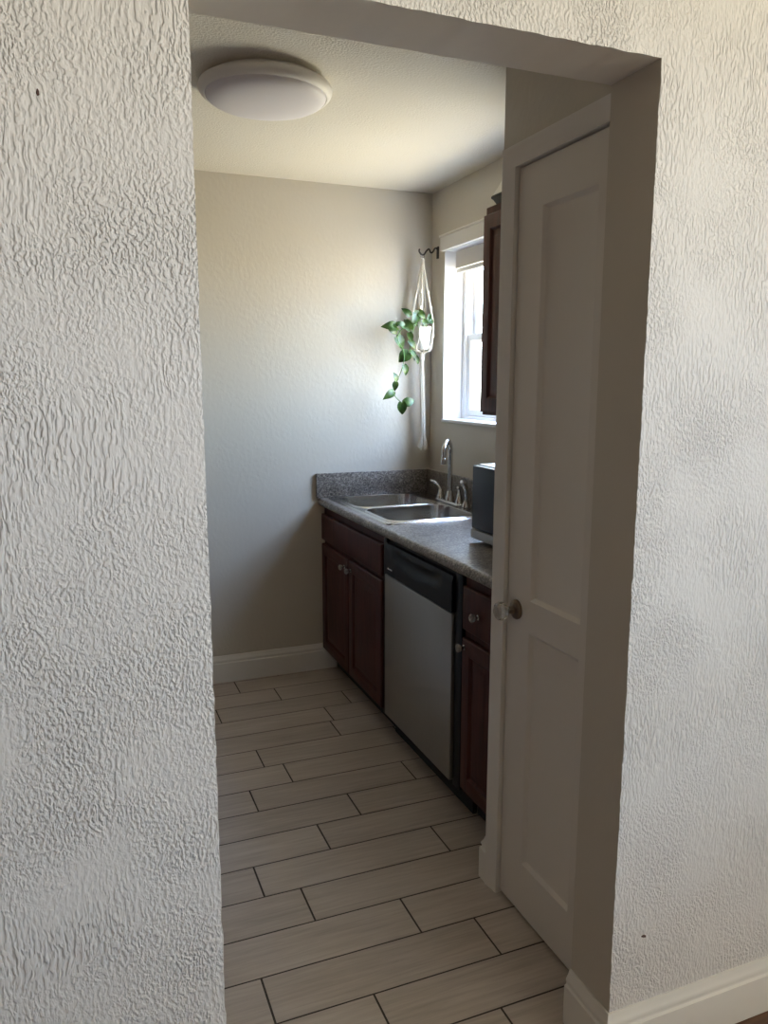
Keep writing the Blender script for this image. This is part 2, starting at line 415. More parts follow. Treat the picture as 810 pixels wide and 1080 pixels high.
window('added_window_rear', 'Y', YLR - .06, RW['x0'], RW['x1'], RW['z0'], RW['z1'], .07, 'added window behind the viewer, letting daylight in')  # unseen window, added for daylight from behind the camera

rb = thing('roller_blind', (XW + .07, 3.17, 2.09), 'rolled-up beige blind at the head of the kitchen window', 'blind')
bm = bmesh.new(); lathe(bm, [(.030, WY0 + .02), (.030, WY1 - .050)], (XW + .084, 0, 2.098), 28, 'Y'); link('fabric_roll', bm, M['blind'], rb, 40)
bm = bmesh.new(); box(bm, XW + .044, XW + .050, WY0 + .012, WY1 - .034, 2.058, 2.138, .002); link('front_fascia', bm, M['blind'], rb, 30)
bm = bmesh.new(); box(bm, XW + .044, XW + .104, WY1 - .034, WY1 - .028, 2.056, 2.139, .002); link('end_bracket', bm, M['window_white'], rb, 30)
bm = bmesh.new(); box(bm, XW + .046, XW + .056, WY0 + .014, WY1 - .036, 2.034, 2.056, .003); link('bottom_bar', bm, M['window_white'], rb, 30)

# baseboards and trim -----------------------------------------------------------
BP = [(0, 0), (.017, 0), (.017, .096), (.0165, .0985), (.0125, .101), (.0115, .1025), (.0115, .1075), (.0135, .110), (.0135, .115), (.011, .119), (.0065, .128), (.005, .1345), (.004, .1365), (0, .1365)]
def bb(name, pts, label): profile_run(name, BP, pts, M['trim'], kind='structure', label=label)
bb('baseboard_back', [((XKL, YB), (0, -1)), ((1.235, YB), (0, -1))], 'white moulded baseboard on the end wall')
bb('baseboard_front', [((XR, YJ), (-1, .0)), ((XR, YF), (-1, -1)), ((XLR, YF), (0, -1))], 'white moulded baseboard wrapping the doorway jamb')
bb('baseboard_front_left', [((XLL, YF), (0, -1)), ((XL, YF), (1, -1)), ((XL, YJ), (1, 0))], 'white moulded baseboard left of the doorway')
bb('baseboard_left', [((XKL, YJ), (1, 0)), ((XKL, YB - .02), (1, 0))], 'white baseboard out of view on the left')
bb('baseboard_closet', [((XD, 1.866), (-1, 0)), ((XD, YD), (-1, 1)), ((XD + .06, YD), (0, 1))], 'short white baseboard at the closet wall end')

def casing():
    bm = bmesh.new()
    prof = [(0, 0), (0, .010), (.006, .012), (.018, .0125), (.026, .015), (.040, .017), (.047, .019), (.050, .019), (.050, 0)]  # (across from opening, out)
    y1, z1 = DY1 + .002, DZ + .002
    def ring(fn): return [Vector(fn(a, o)) for a, o in prof]
    loft(bm, [ring(lambda a, o: (XD - o, y1 + a, 0)), ring(lambda a, o: (XD - o, y1 + a, z1 + a)), ring(lambda a, o: (XD - o, YJ, z1 + a))])
    # door stop / jamb lining
    box(bm, XD + .001, XD + .098, DY1 + .003, DY1 + .012, 0, DZ + .003); box(bm, XD + .001, XD + .098, YJ, DY1 + .012, DZ + .003, DZ + .012)
    return bm
link('trim_1', casing(), M['trim'], smooth=35, kind='structure', label='white moulded casing around the closet door')

# closet door ---------------------------------------------------------------------
def closet_door():
    bm = bmesh.new(); xf = XD + .003; xb = xf + .035
    y0, y1, z0, z1 = DY0, DY1, .012, DZ - .002
    py0, py1 = 1.481, 1.700
    P1, P2 = (.163, .838), (.925, 1.925)
    def q(ya, yb, za, zb): bm.faces.new([bm.verts.new(p) for p in rect_yz(ya, yb, za, zb, xf)])
    zz = [z0, P1[0], P1[1], P2[0], P2[1], z1]
    for a, b in zip(zz, zz[1:]): q(y0, py0, a, b); q(py1, y1, a, b)
    q(py0, py1, z0, P1[0]); q(py0, py1, P1[1], P2[0]); q(py0, py1, P2[1], z1)
    for a, b in (P1, P2):
        loft(bm, [rect_yz(py0, py1, a, b, x, i) for i, x in ((0, xf), (.004, xf + .003), (.010, xf + .009), (.016, xf + .011), (.02, xf + .012))], cap0=False)
    def per(x): return [Vector((x, y, z0)) for y in (y0, py0, py1, y1)] + [Vector((x, y1, z)) for z in zz[1:-1]] + [Vector((x, y, z1)) for y in (y1, py1, py0, y0)] + [Vector((x, y0, z)) for z in reversed(zz[1:-1])]
    loft(bm, [per(xf), per(xb)], cap0=False)
    bmesh.ops.remove_doubles(bm, verts=bm.verts[:], dist=1e-5)
    return bm
d1 = bpy.data.objects.new('door_1', None); COL.objects.link(d1); d1.location = (XD, DY0, .012)
tag(d1, 'white two-panel closet door with a glass knob', None, None, 'structure')
link('door_slab', closet_door(), M['door'], d1, 25)
ky, kz = 1.764, .886
bm = bmesh.new()
lathe(bm, [(.0275, .003), (.0275, -.001), (.026, -.004), (.021, -.007), (.012, -.010), (.0105, -.016), (.0095, -.028)], (XD, ky, kz), 32, 'X')
rz = link('door_rosette', bm, M['bronze'], d1, 40, label='aged bronze rosette behind the glass knob')
bm = bmesh.new()
lathe(bm, [(.011, -.024), (.014, -.029), (.025, -.040), (.0265, -.048), (.024, -.056), (.015, -.062), (.006, -.064)], (XD, ky, kz), 12, 'X')
link('door_knob', bm, M['glass'], d1, None, label='faceted clear glass knob')

# ------------------------------------------------------------------ base cabinets
XF = 1.161
def knob(parent, y, z, x=XF):
    bm = bmesh.new()
    lathe(bm, [(.009, 0), (.009, -.002), (.0045, -.004), (.0045, -.013)], (x, y, z), 16, 'X', mi=1)
    lathe(bm, [(.006, -.012), (.0115, -.015), (.0150, -.021), (.0145, -.026), (.009, -.030), (.004, -.031)], (x, y, z), 10, 'X', mi=0)
    return link('knob', bm, [M['crystal'], M['chrome']], parent)

def base_cabinet(y0, y1, label, finish):
    t = thing('base_cabinet', (1.45, (y0 + y1) / 2, 0), label, 'cabinet', 'base cabinets under the countertop')
    bm = bmesh.new()
    xff = XF + .020
    xa, xz = xff + .019, XW - .002                                  # carcass: two sides, bottom, back
    box(bm, xa, xz, y0, y0 + .016, .10, .876); box(bm, xa, xz, y1 - .016, y1, .10, .876)
    box(bm, xa, xz, y0 + .016, y1 - .016, .10, .116); box(bm, xz - .006, xz, y0 + .016, y1 - .016, .116, .876)
    bmesh.ops.remove_doubles(bm, verts=bm.verts[:], dist=1e-5)
    link('carcass', bm, M['cherry_side'], t, 30)
    finish(t, xff)
    bm = bmesh.new(); box(bm, 1.243, 1.258, y0, y1, .001, .099); link('toe_kick', bm, M['black_matt'], t)
    return t
def face_frame(t, xff, y0, y1, rails, stiles):
    bm = bmesh.new()
    for a, b in stiles: box(bm, xff, xff + .0185, a, b, .10, .876, .001, 1)
    for za, zb in rails:
        ss = sorted(stiles)
        for (a, b), (c, d) in zip(ss, ss[1:]): box(bm, xff, xff + .0185, b, c, za, zb, .001, 1)
    link('face_frame', bm, M['cherry'], t, 30)

def fin_sink(t, xff):
    face_frame(t, xff, 2.925, YB - .002, [(.10, .125), (.665, .715), (.815, .876)], [(2.925, 2.955), (3.34, 3.375), (3.745, YB - .002)])
    link('false_drawer_front', panel_door(2.932, 3.768, .700, .833, XF, flat=True), M['cherry'], t, 30)
    d = link('door', panel_door(3.358, 3.768, .114, .678, XF), M['cherry'], t, 30); knob(d, 3.402, .634)
    d = link('door', panel_door(2.932, 3.350, .114, .678, XF), M['cherry'], t, 30); knob(d, 3.312, .634)
base_cabinet(2.925, YB - .002, 'dark cherry sink cabinet with two panelled doors beside the end wall', fin_sink)
def fin_r(t, xff):
    face_frame(t, xff, 1.895, 2.212, [(.10, .135), (.66, .70), (.83, .876)], [(1.895, 1.985), (2.185, 2.212)])
    d = link('drawer', panel_door(1.962, 2.202, .690, .838, XF, flat=True), M['cherry'], t, 30); knob(d, 2.092, .760)
    d = link('door', panel_door(1.962, 2.202, .125, .662, XF), M['cherry'], t, 30); knob(d, 2.182, .632)
base_cabinet(1.895, 2.212, 'narrow dark cherry cabinet with one drawer between dishwasher and white door', fin_r)

# dishwasher -----------------------------------------------------------------------
dw = thing('dishwasher', (1.45, 2.57, 0), 'built-in dishwasher with stainless steel door and black control panel', 'dishwasher')
D0, D1 = 2.272, 2.882
bm = bmesh.new(); box(bm, XF + .022, XW - .03, 2.216, 2.921, .10, .872); link('body', bm, M['black_matt'], dw)
bm = bmesh.new(); box(bm, XF - .003, XF + .0215, D0, D1, .112, .722, .004); link('door_panel', bm, M['steel'], dw, 30, label='brushed stainless steel door')
bm = bmesh.new()
# control panel: face with a scooped handle recess
ny, nz = 48, 14; z0, z1 = .726, .852; g = []
for i in range(ny + 1):
    row = []
    for j in range(nz + 1):
        u, w = i / ny, j / nz
        x = XF - .004 + .006 * max(0, w - .82) / .18
        # shallow smile-shaped recess
        cx = (u - .5) / .36; zc = .60 + .16 * cx * cx
        d = (w - zc) / .20
        if abs(cx) < 1 and abs(d) < 1: x += .016 * (1 - cx * cx) ** .6 * max(0, 1 - d * d) ** .8
        row.append(bm.verts.new((x, D0 + u * (D1 - D0), z0 + w * (z1 - z0))))
    g.append(row)
for i in range(ny):
    for j in range(nz): bm.faces.new((g[i][j], g[i + 1][j], g[i + 1][j + 1], g[i][j + 1]))
edge = [g[i][0] for i in range(ny + 1)] + [g[ny][j] for j in range(1, nz + 1)] + [g[i][nz] for i in range(ny - 1, -1, -1)] + [g[0][j] for j in range(nz - 1, 0, -1)]
bk = [bm.verts.new((XF + .0215, v.co.y, v.co.z)) for v in edge]; bridge(bm, edge, bk); bm.faces.new(bk)
cp = link('control_panel', bm, M['black_plastic'], dw, 40)
bm = bmesh.new(); box(bm, XF - .0055, XF - .0035, 2.800, 2.845, .748, .754, .0006, 1); link('badge', bm, M['chrome'], cp)
bm = bmesh.new(); box(bm, 1.225, 1.242, 2.216, 2.921, .002, .108); link('kick_plate', bm, M['black_matt'], dw)
bm = bmesh.new(); box(bm, XF + .008, XF + .0215, 2.216, 2.266, .10, .868, .002); link('side_trim', bm, M['black_plastic'], dw, 30)
bm = bmesh.new(); box(bm, XF + .008, XF + .0215, 2.888, 2.921, .10, .868, .002); link('side_trim', bm, M['black_plastic'], dw, 30)

# countertop -----------------------------------------------------------------------
CT = .914; XC = 1.1456
SX0, SX1, SY0, SY1 = 1.188, 1.735, 2.925, 3.742     # sink rim
ct = thing('countertop', (1.45, 2.83, .876), 'speckled grey laminate countertop with rounded front edge and backsplash', 'countertop')
def counter():
    bm = bmesh.new(); y0, y1 = YD + .004, YB - .002
    hx0, hx1, hy0, hy1 = SX0 + .02, SX1 - .02, SY0 + .02, SY1 - .02
    # bullnose front strip
    prof = [(hx0, .877), (XC + .012, .877), (XC + .004, .880), (XC, .887), (XC, .899), (XC + .003, .907), (XC + .009, .9125), (XC + .018, CT), (hx0, CT)]
    loft(bm, [[Vector((x, y, z)) for x, z in prof] for y in (y0, y1)])
    xb = XW - .002
    box(bm, hx0, xb, y0, hy0, .877, CT); box(bm, hx0, xb, hy1, y1, .877, CT); box(bm, hx1, xb, hy0, hy1, .877, CT)
    return bm
link('slab', counter(), M['counter'], ct, 35)
bm = bmesh.new(); box(bm, XC - .012, XW - .022, YB - .021, YB - .002, CT + .0005, CT + .127, .004)
link('backsplash', bm, M['counter'], ct, 35)
bm = bmesh.new(); box(bm, XW - .021, XW - .002, YD + .004, YB - .002, CT + .0005, CT + .127, .004)
link('backsplash', bm, M['counter'], ct, 35)

# sink ------------------------------------------------------------------------------
sk = thing('kitchen_sink', ((SX0 + SX1) / 2, (SY0 + SY1) / 2, .915), 'stainless steel double-bowl sink dropped into the grey countertop', 'sink')
zr = CT + .0065; ymid = (SY0 + SY1) / 2
bowls = []
bm = bmesh.new(); cxs = (SX0 + SX1) / 2
for s, (a, b) in enumerate(((SY0, ymid), (ymid, SY1))):
    cy = (a + b) / 2; hy = (b - a) / 2; hx = (SX1 - SX0) / 2
    # bowl opening
    bx0, bx1 = SX0 + .032, SX1 - .105
    by0, by1 = (a + .026, b - .016) if s == 0 else (a + .016, b - .030)
    bowls.append((bx0, bx1, by0, by1))
    def rr(o, z, r): return roundrect((bx0 + bx1) / 2, (by0 + by1) / 2, (bx1 - bx0) / 2 + o, (by1 - by0) / 2 + o, r, z, 8)
    outer = roundrect(cxs, cy, hx, hy, .0005, zr - .001, 8)
    R = loft(bm, [outer, rr(.010, zr - .001, .078), rr(.006, zr + .003, .074), rr(.002, zr + .0035, .07), rr(-.002, zr + .001, .068)], cap0=False, cap1=False)
# raised outer bead and skirt of the rim
loft(bm, [roundrect(cxs, ymid, hx0, hy0, r0, z0_, 8) for hx0, hy0, r0, z0_ in
          [((SX1 - SX0) / 2 - .016, (SY1 - SY0) / 2 - .016, .03, zr - .0012), ((SX1 - SX0) / 2 - .008, (SY1 - SY0) / 2 - .008, .032, zr + .0015), ((SX1 - SX0) / 2, (SY1 - SY0) / 2, .034, zr - .001), ((SX1 - SX0) / 2 + .004, (SY1 - SY0) / 2 + .004, .036, CT + .0006)]], cap0=False, cap1=False)
link('rim', bm, M['sink_steel'], sk, 40)
for (bx0, bx1, by0, by1) in bowls:
    bm = bmesh.new()
    def rr(o, z, r): return roundrect((bx0 + bx1) / 2, (by0 + by1) / 2, (bx1 - bx0) / 2 + o, (by1 - by0) / 2 + o, r, z, 8)
    loft(bm, [rr(-.002, zr + .001, .068), rr(-.006, zr - .02, .066), rr(-.012, zr - .14, .062), rr(-.018, zr - .16, .06), rr(-.034, zr - .172, .05), rr(-.06, zr - .175, .04), rr(-.12, zr - .178, .02)], cap0=False)
    b = link('basin', bm, M['sink_steel'], sk, True)
    bm = bmesh.new(); lathe(bm, [(.042, .0), (.042, .002), (.036, .003), (.030, -.004), (.006, -.005)], ((bx0 + bx1) / 2, (by0 + by1) / 2, zr - .177), 24); link('drain', bm, M['chrome'], b, 40)

# faucet ----------------------------------------------------------------------------
zd = zr + .0008
FX, FY = 1.685, 3.345
fc = thing('faucet', (FX, FY, zd), 'brushed nickel gooseneck faucet with two lever handles behind the sink', 'faucet')
bm = bmesh.new(); loft(bm, [roundrect(FX, FY, .027 - o, .13 - o, .026 - o, z, 8) for o, z in ((0, zd), (0, zd + .006), (.004, zd + .010), (.012, zd + .012))]); link('base_plate', bm, M['chrome'], fc, 40)
bm = bmesh.new(); lathe(bm, [(.023, zd + .011), (.021, zd + .03), (.017, zd + .036), (.0155, zd + .055), (.013, zd + .058)], (FX, FY, 0), 24)
dx, dy = -.070, -.070; top = 1.222; r = .5 * math.hypot(dx, dy)
pts = [(FX, FY, zd + .04 + (top - r - zd - .04) * k / 6) for k in range(7)]
for k in range(1, 13):
    a = pi * k / 12; u = .5 - .5 * cos(a)
    pts.append((FX + dx * u, FY + dy * u, top - r + r * sin(a)))
pts += [(FX + dx, FY + dy, top - r - .02), (FX + dx, FY + dy, top - r - .040)]
tube(bm, pts, .0115, 16)
lathe(bm, [(.0135, top - r - .054), (.0145, top - r - .050), (.0145, top - r - .030), (.012, top - r - .026)], (FX + dx, FY + dy, 0), 20)
link('spout', bm, M['chrome'], fc, 50)
for sy in (1, -1):
    y = FY + sy * .10; bm = bmesh.new()
    lathe(bm, [(.021, zd + .011), (.019, zd + .024), (.014, zd + .032), (.013, zd + .048), (.009, zd + .053)], (FX, y, 0), 20)
    tube(bm, spline([(FX, y, zd + .045), (FX - .008, y + sy * .012, zd + .068), (FX - .022, y + sy * .030, zd + .088), (FX - .034, y + sy * .048, zd + .094)], 5), [.0085] * 6 + [.0075] * 5 + [.0055] * 5, 12)
    link('handle', bm, M['chrome'], fc, 50)
sx, sy_ = 1.69, 3.185
sp = thing('side_sprayer', (sx, sy_, zd), 'chrome side sprayer standing between the faucet and the microwave', 'sprayer')
bm = bmesh.new(); lathe(bm, [(.021, zd), (.02, zd + .01), (.014, zd + .022), (.013, zd + .03)], (sx, sy_, 0), 20); link('socket', bm, M['chrome'], sp, 40)
bm = bmesh.new(); tube(bm, spline([(sx, sy_, zd + .028), (sx, sy_, zd + .06), (sx - .004, sy_, zd + .09), (sx - .018, sy_ - .004, zd + .112), (sx - .03, sy_ - .006, zd + .116)], 5), [.009] * 5 + [.011] * 5 + [.013] * 5 + [.015] * 5 + [.013], 14); link('spray_head', bm, M['chrome'], sp, 50)

# microwave ---------------------------------------------------------------------------
mx0, mx1, my0, my1, mz0, mz1 = 1.352, 1.70, 2.02, 2.505, CT + .014, 1.203
mw = thing('microwave', (1.53, 2.26, CT), 'dark fronted microwave oven on the countertop beside the white door', 'microwave')
bm = bmesh.new(); box(bm, mx0 + .022, mx1, my0, my1, mz0, mz1, .006); link('body', bm, M['mw_side'], mw, 30)
bm = bmesh.new(); box(bm, mx0, mx0 + .0215, my0 + .12, my1, mz0 + .038, mz1 - .004, .006); link('door', bm, M['mw_glass'], mw, 30, label='dark blue-black glass door')
bm = bmesh.new(); box(bm, mx0, mx0 + .0215, my0, my0 + .118, mz0 + .038, mz1 - .004, .004); link('control_panel', bm, M['black_plastic'], mw, 30)
bm = bmesh.new(); box(bm, mx0 - .004, mx0 + .0215, my0, my1, mz0 + .001, mz0 + .036, .007); link('lower_trim', bm, M['mw_side'], mw, 30, label='silver strip below the door')
for y in (my0 + .05, my1 - .05):
    for x in (mx0 + .05, mx1 - .05):
        bm = bmesh.new(); lathe(bm, [(.014, CT + .0006), (.016, CT + .016)], (x, y, 0), 16); link('foot', bm, M['black_matt'], mw, 40)

# upper cabinet ------------------------------------------------------------------------
ux, uy0, uy1, uz0, uz1 = 1.47, 1.90, 2.690, 1.374, 2.142
uc = thing('wall_cabinet', (1.62, 2.3, uz0), 'dark cherry wall cabinet hung right of the kitchen window', 'cabinet')
bm = bmesh.new(); box(bm, ux + .040, XW - .002, uy0, uy1, uz0, uz1); link('carcass', bm, M['cherry_side'], uc)
bm = bmesh.new(); box(bm, ux + .0205, ux + .0395, uy0, uy1, uz0, uz1, .0015, 1); link('face_frame', bm, M['cherry'], uc)
for a, b in ((2.300, 2.676), (1.915, 2.291)):
    link('door', panel_door(a, b, uz0 + .012, uz1 - .032, ux), M['cherry'], uc, 30)

# lantern on top of the cabinet ----------------------------------------------------------
lx, ly, lz = 1.53, 2.615, uz1 + .0005
ln = thing('lantern', (lx, ly, lz), 'small white lantern with black base on top of the wall cabinet', 'lantern')
bm = bmesh.new(); loft(bm, [roundrect(lx, ly, h, h, .005, lz + z, 3) for h, z in ((.028, 0), (.028, .006), (.036, .020), (.042, .026), (.042, .032), (.038, .036))]); link('base', bm, M['black_matt'], ln, 30)
bm = bmesh.new(); loft(bm, [roundrect(lx, ly, h, h, .004, lz + z, 3) for h, z in ((.037, .0365), (.034, .044), (.022, .068), (.015, .084), (.010, .090))]); link('shade', bm, M['lantern_white'], ln, 30)
bm = bmesh.new(); lathe(bm, [(.008, lz + .089), (.006, lz + .096), (.011, lz + .104), (.0115, lz + .112), (.007, lz + .120), (.003, lz + .126)], (lx, ly, 0), 16); link('finial', bm, M['iron'], ln, 40)

# ceiling light ----------------------------------------------------------------------------
clx, cly = .640, 2.62
cl = thing('ceiling_light', (clx, cly, HC), 'round white flush-mount ceiling light on the kitchen ceiling', 'ceiling light')
bm = bmesh.new(); lathe(bm, [(.178, HC - .0005), (.180, HC - .012), (.184, HC - .0135)], (clx, cly, 0), 72); link('base_ring', bm, M['fixture_white'], cl, 40)
bm = bmesh.new(); lathe(bm, [(.184, HC - .013), (.200, HC - .0145), (.210, HC - .019), (.213, HC - .026), (.212, HC - .033), (.208, HC - .041), (.201, HC - .048), (.195, HC - .050), (.193, HC - .0475), (.188, HC - .0475)], (clx, cly, 0), 72, cap1=False); link('rim', bm, M['fixture_white'], cl, 60)
bm = bmesh.new(); lathe(bm, [(.1925, HC - .046), (.191, HC - .052), (.184, HC - .059), (.168, HC - .067), (.142, HC - .074), (.105, HC - .079), (.06, HC - .082), (.02, HC - .083), (.003, HC - .083)], (clx, cly, 0), 72); link('diffuser', bm, M['diffuser'], cl, 60, label='frosted lavender-white diffuser')

# wall hook, macrame hanger and plant ---------------------------------------------------------
HX, HY = 1.693, 3.700
hk = thing('wall_hook', (XW, HY, 2.16), 'dark scrolled iron hook on the wall by the window', 'hook')
bm = bmesh.new(); box(bm, XW - .005, XW - .0005, HY - .012, HY + .012, 2.118, 2.178, .002); link('mount_plate', bm, M['iron'], hk, 30)
bm = bmesh.new()
tube(bm, spline([(XW - .003, HY, 2.165), (XW - .018, HY, 2.168), (XW - .030, HY, 2.150), (XW - .042, HY, 2.146), (XW - .052, HY, 2.162), (XW - .066, HY, 2.152), (XW - .080, HY, 2.134), (XW - .094, HY, 2.134), (XW - .106, HY, 2.148), (XW - .104, HY, 2.160)], 6), .0042, 8)
link('scroll_arm', bm, M['iron'], hk, 50)

cx, cy = XW - .087, HY; zt, zb, zk = 1.778, 1.664, 1.640
hg = thing('plant_hanger', (cx, cy, 2.128), 'cream macrame plant hanger with long tassel hanging from the dark hook', 'plant hanger')
bm = bmesh.new(); tube(bm, [(cx + .010 * cos(a), cy, 2.127 + .010 * sin(a)) for a in [2 * pi * k / 16 for k in range(17)]], .002, 8); link('ring', bm, M['chrome'], hg, 50)
bm = bmesh.new(); pr = .058
lathe(bm, [(.006, 2.114), (.010, 2.108), (.010, 2.086), (.007, 2.080)], (cx, cy, 0), 14)
for k in range(4):
    a = pi / 4 + pi / 2 * k + .15
    for s in (-1, 1):
        da = s * .16
        tube(bm, spline([(cx + .005 * cos(a), cy + .005 * sin(a), 2.086), (cx + .024 * cos(a + da), cy + .024 * sin(a + da), 1.98), (cx + .043 * cos(a + da), cy + .043 * sin(a + da), 1.88), (cx + pr * cos(a + da * .5), cy + pr * sin(a + da * .5), zt + .01), (cx + (pr - .002) * cos(a), cy + (pr - .002) * sin(a), 1.73), (cx + .050 * cos(a + s * .4), cy + .050 * sin(a + s * .4), zb + .004), (cx + .02 * cos(a + s * .2), cy + .02 * sin(a + s * .2), zb - .010), (cx + .006 * cos(a), cy + .006 * sin(a), zk)], 6), .0046, 7)
    for z in (1.95, 1.87, 1.735):
        rr_ = .031 if z == 1.95 else (.046 if z == 1.87 else pr)
        lathe(bm, [(.004, z - .012), (.0075, z - .006), (.0075, z + .006), (.004, z + .012)], (cx + rr_ * cos(a), cy + rr_ * sin(a), 0), 8)
link('cords', bm, M['cord'], hg, 50)
bm = bmesh.new()
lathe(bm, [(.007, zk + .006), (.013, zk), (.014, zk - .02), (.012, zk - .032), (.010, zk - .036)], (cx, cy, 0), 14)
rnd = random.Random(3)
for k in range(34):
    a = rnd.uniform(0, 2 * pi); q = math.sqrt(rnd.random())
    r0 = .009 * q; r1 = .011 * q; r2 = .012 * q; r3 = .027 * q + .004
    zz = 1.148 + rnd.uniform(0, .02)
    tube(bm, [(cx + r0 * cos(a), cy + r0 * sin(a), zk - .03), (cx + r1 * cos(a) + .004, cy + r1 * sin(a), 1.50), (cx + r2 * cos(a + .4) + .008, cy + r2 * sin(a + .4), 1.34), (cx + r2 * cos(a + .3) + .010, cy + r2 * sin(a + .3), 1.23), (cx + r3 * cos(a + .2) + .008, cy + r3 * sin(a + .2), zz)], .0028, 5)
link('tassel', bm, M['cord'], hg, 50)

pl = thing('potted_pothos', (cx, cy, zb), 'trailing green pothos in a small white pot held by the macrame hanger', 'plant')
bm = bmesh.new(); lathe(bm, [(.036, zb), (.040, zb + .003), (.0475, zt - .016), (.0495, zt - .014), (.051, zt), (.0475, zt), (.045, zt - .012), (.043, zt - .016)], (cx, cy, 0), 36, cap1=False); link('pot', bm, M['pot'], pl, 40)
bm = bmesh.new(); lathe(bm, [(.043, zt - .0155), (.03, zt - .009), (.006, zt - .006)], (cx, cy, 0), 24); link('soil', bm, M['soil'], pl, 50)

CAM = Vector((0, 0, 1.4958)); YAW, PITCH, ROLL, F = .3810, .1651, .0011, 817.22
fwd = Vector((sin(YAW) * cos(PITCH), cos(YAW) * cos(PITCH), -sin(PITCH)))
rt = Vector((cos(YAW), -sin(YAW), 0)); upv = rt.cross(fwd)
rt, upv = cos(ROLL) * rt + sin(ROLL) * upv, -sin(ROLL) * rt + cos(ROLL) * upv

def leaf(bm, p, tipdir, nrm, L, W=None):
    """heart-shaped leaf: p = stalk end, tipdir towards the tip"""
    W = W or L * .82; t = tipdir.normalized(); nrm = (nrm - t * nrm.dot(t)).normalized(); s = t.cross(nrm)
    prof = [(-.10, .20), (-.13, .40), (-.04, .72), (.14, .94), (.34, 1.0), (.55, .86), (.75, .56), (.90, .25)]
    mid = [bm.verts.new(p + t * (L * u) + nrm * (L * (.10 * sin(pi * u) - .16 * u * u))) for u in (0.02, .05, .10, .20, .36, .55, .75, .90)]
    tip = bm.verts.new(p + t * L - nrm * (L * .2))
    for sg in (-1, 1):
        ed = [bm.verts.new(p + t * (L * u) + s * (sg * W * .5 * w) + nrm * (L * (.10 * sin(pi * max(u, 0)) - .16 * u * abs(u) + .13 * w))) for u, w in prof]
        for k in range(7):
            vs = (mid[k], mid[k + 1], ed[k + 1], ed[k]); bm.faces.new(vs if sg > 0 else vs[::-1])
        vs = (mid[7], tip, ed[7]); bm.faces.new(vs if sg > 0 else vs[::-1])
    return p
# leaves: stalk end x, z and tip x, z relative to the pot rim centre, and width ratio
LV = [(-0.170, -0.009, -0.250, -0.007, .62), (-0.205, -0.004, -0.166, -0.046, .8), (-0.099, 0.017, -0.141, -0.003, .8), (-0.101, 0.049, -0.144, 0.082, .6), (-0.070, 0.066, -0.035, 0.025, .85),
      (-0.067, 0.046, -0.097, 0.001, .75), (-0.044, 0.073, -0.009, 0.034, .6), (0.007, 0.026, 0.050, 0.028, .85), (0.013, 0.037, 0.027, 0.066, .7), (-0.168, -0.060, -0.118, -0.120, .78),
      (-0.103, -0.037, -0.091, -0.080, .7), (-0.100, -0.075, -0.063, -0.115, .6), (-0.101, -0.132, -0.149, -0.178, .95), (-0.086, -0.125, -0.063, -0.173, .6), (-0.133, -0.195, -0.119, -0.247, .65),
      (-0.177, -0.271, -0.189, -0.230, .8), (-0.177, -0.280, -0.187, -0.322, .75), (-0.185, -0.326, -0.240, -0.362, .62), (-0.142, -0.380, -0.138, -0.442, .8), (-0.134, -0.383, -0.072, -0.368, .75),
      (-0.061, -0.149, -0.040, -0.192, .5), (-0.134, -0.008, -0.179, 0.015, .7), (-0.098, -0.019, -0.130, 0.032, .75), (-0.052, 0.050, -0.010, 0.066, .8), (-0.020, 0.030, 0.004, -0.006, .7)]
bmL = bmesh.new(); bmV = bmesh.new(); rl = random.Random(11)
base = Vector((cx, cy, zt))
LP = []
for (ax, az, bx_, bz, wr) in LV:
    y = 3.63 + rl.uniform(-.012, .012) + (.02 if ax > -.06 and az > 0 else 0)
    p = Vector((cx + ax, y, zt + az)); q = Vector((cx + bx_, y + rl.uniform(-.015, .012), zt + bz))
    n = Vector((-.15 + rl.uniform(-.4, .4), -1, .25 + rl.uniform(-.4, .4)))
    L = (q - p).length; leaf(bmL, p, q - p, n, L, L * wr); LP.append(p)
def vine(pts, r=.0022): tube(bmV, spline(pts, 6), r, 6)
V = lambda x, z, y: (cx + x, y, zt + z)
vine([(cx - .02, cy - .01, zt - .012), V(-.045, .02, 3.66), V(-.095, .010, 3.64), V(-.150, -.030, 3.635), V(-.160, -.075, 3.635), V(-.128, -.130, 3.635), V(-.130, -.190, 3.638), V(-.150, -.245, 3.638), V(-.172, -.285, 3.638), V(-.184, -.322, 3.638), V(-.172, -.350, 3.638), V(-.145, -.376, 3.636), V(-.136, -.382, 3.634)])
vine([(cx - .025, cy - .012, zt - .012), V(-.060, .010, 3.645), V(-.090, -.060, 3.635), V(-.092, -.120, 3.635), V(-.062, -.148, 3.635)])
vine([V(-.092, -.100, 3.635), V(-.098, -.13, 3.635), V(-.101, -.134, 3.632)]); vine([V(-.172, -.282, 3.638), V(-.177, -.275, 3.635)]); vine([V(-.150, -.030, 3.635), V(-.170, -.012, 3.632), V(-.203, -.004, 3.632)])
vine([V(-.145, -.040, 3.635), V(-.160, -.050, 3.632), V(-.168, -.060, 3.632)])
for p in LP[2:9] + LP[21:]:
    vine([(cx + rl.uniform(-.02, .015), cy + rl.uniform(-.02, .02), zt - .014), ((cx + p.x) * .5 - .0, (p.y + cy) * .5, zt + .03), p], .0015)
link('foliage', bmL, M['leaf'], pl, 'raw'); link('vine', bmV, M['vine'], pl, 50)

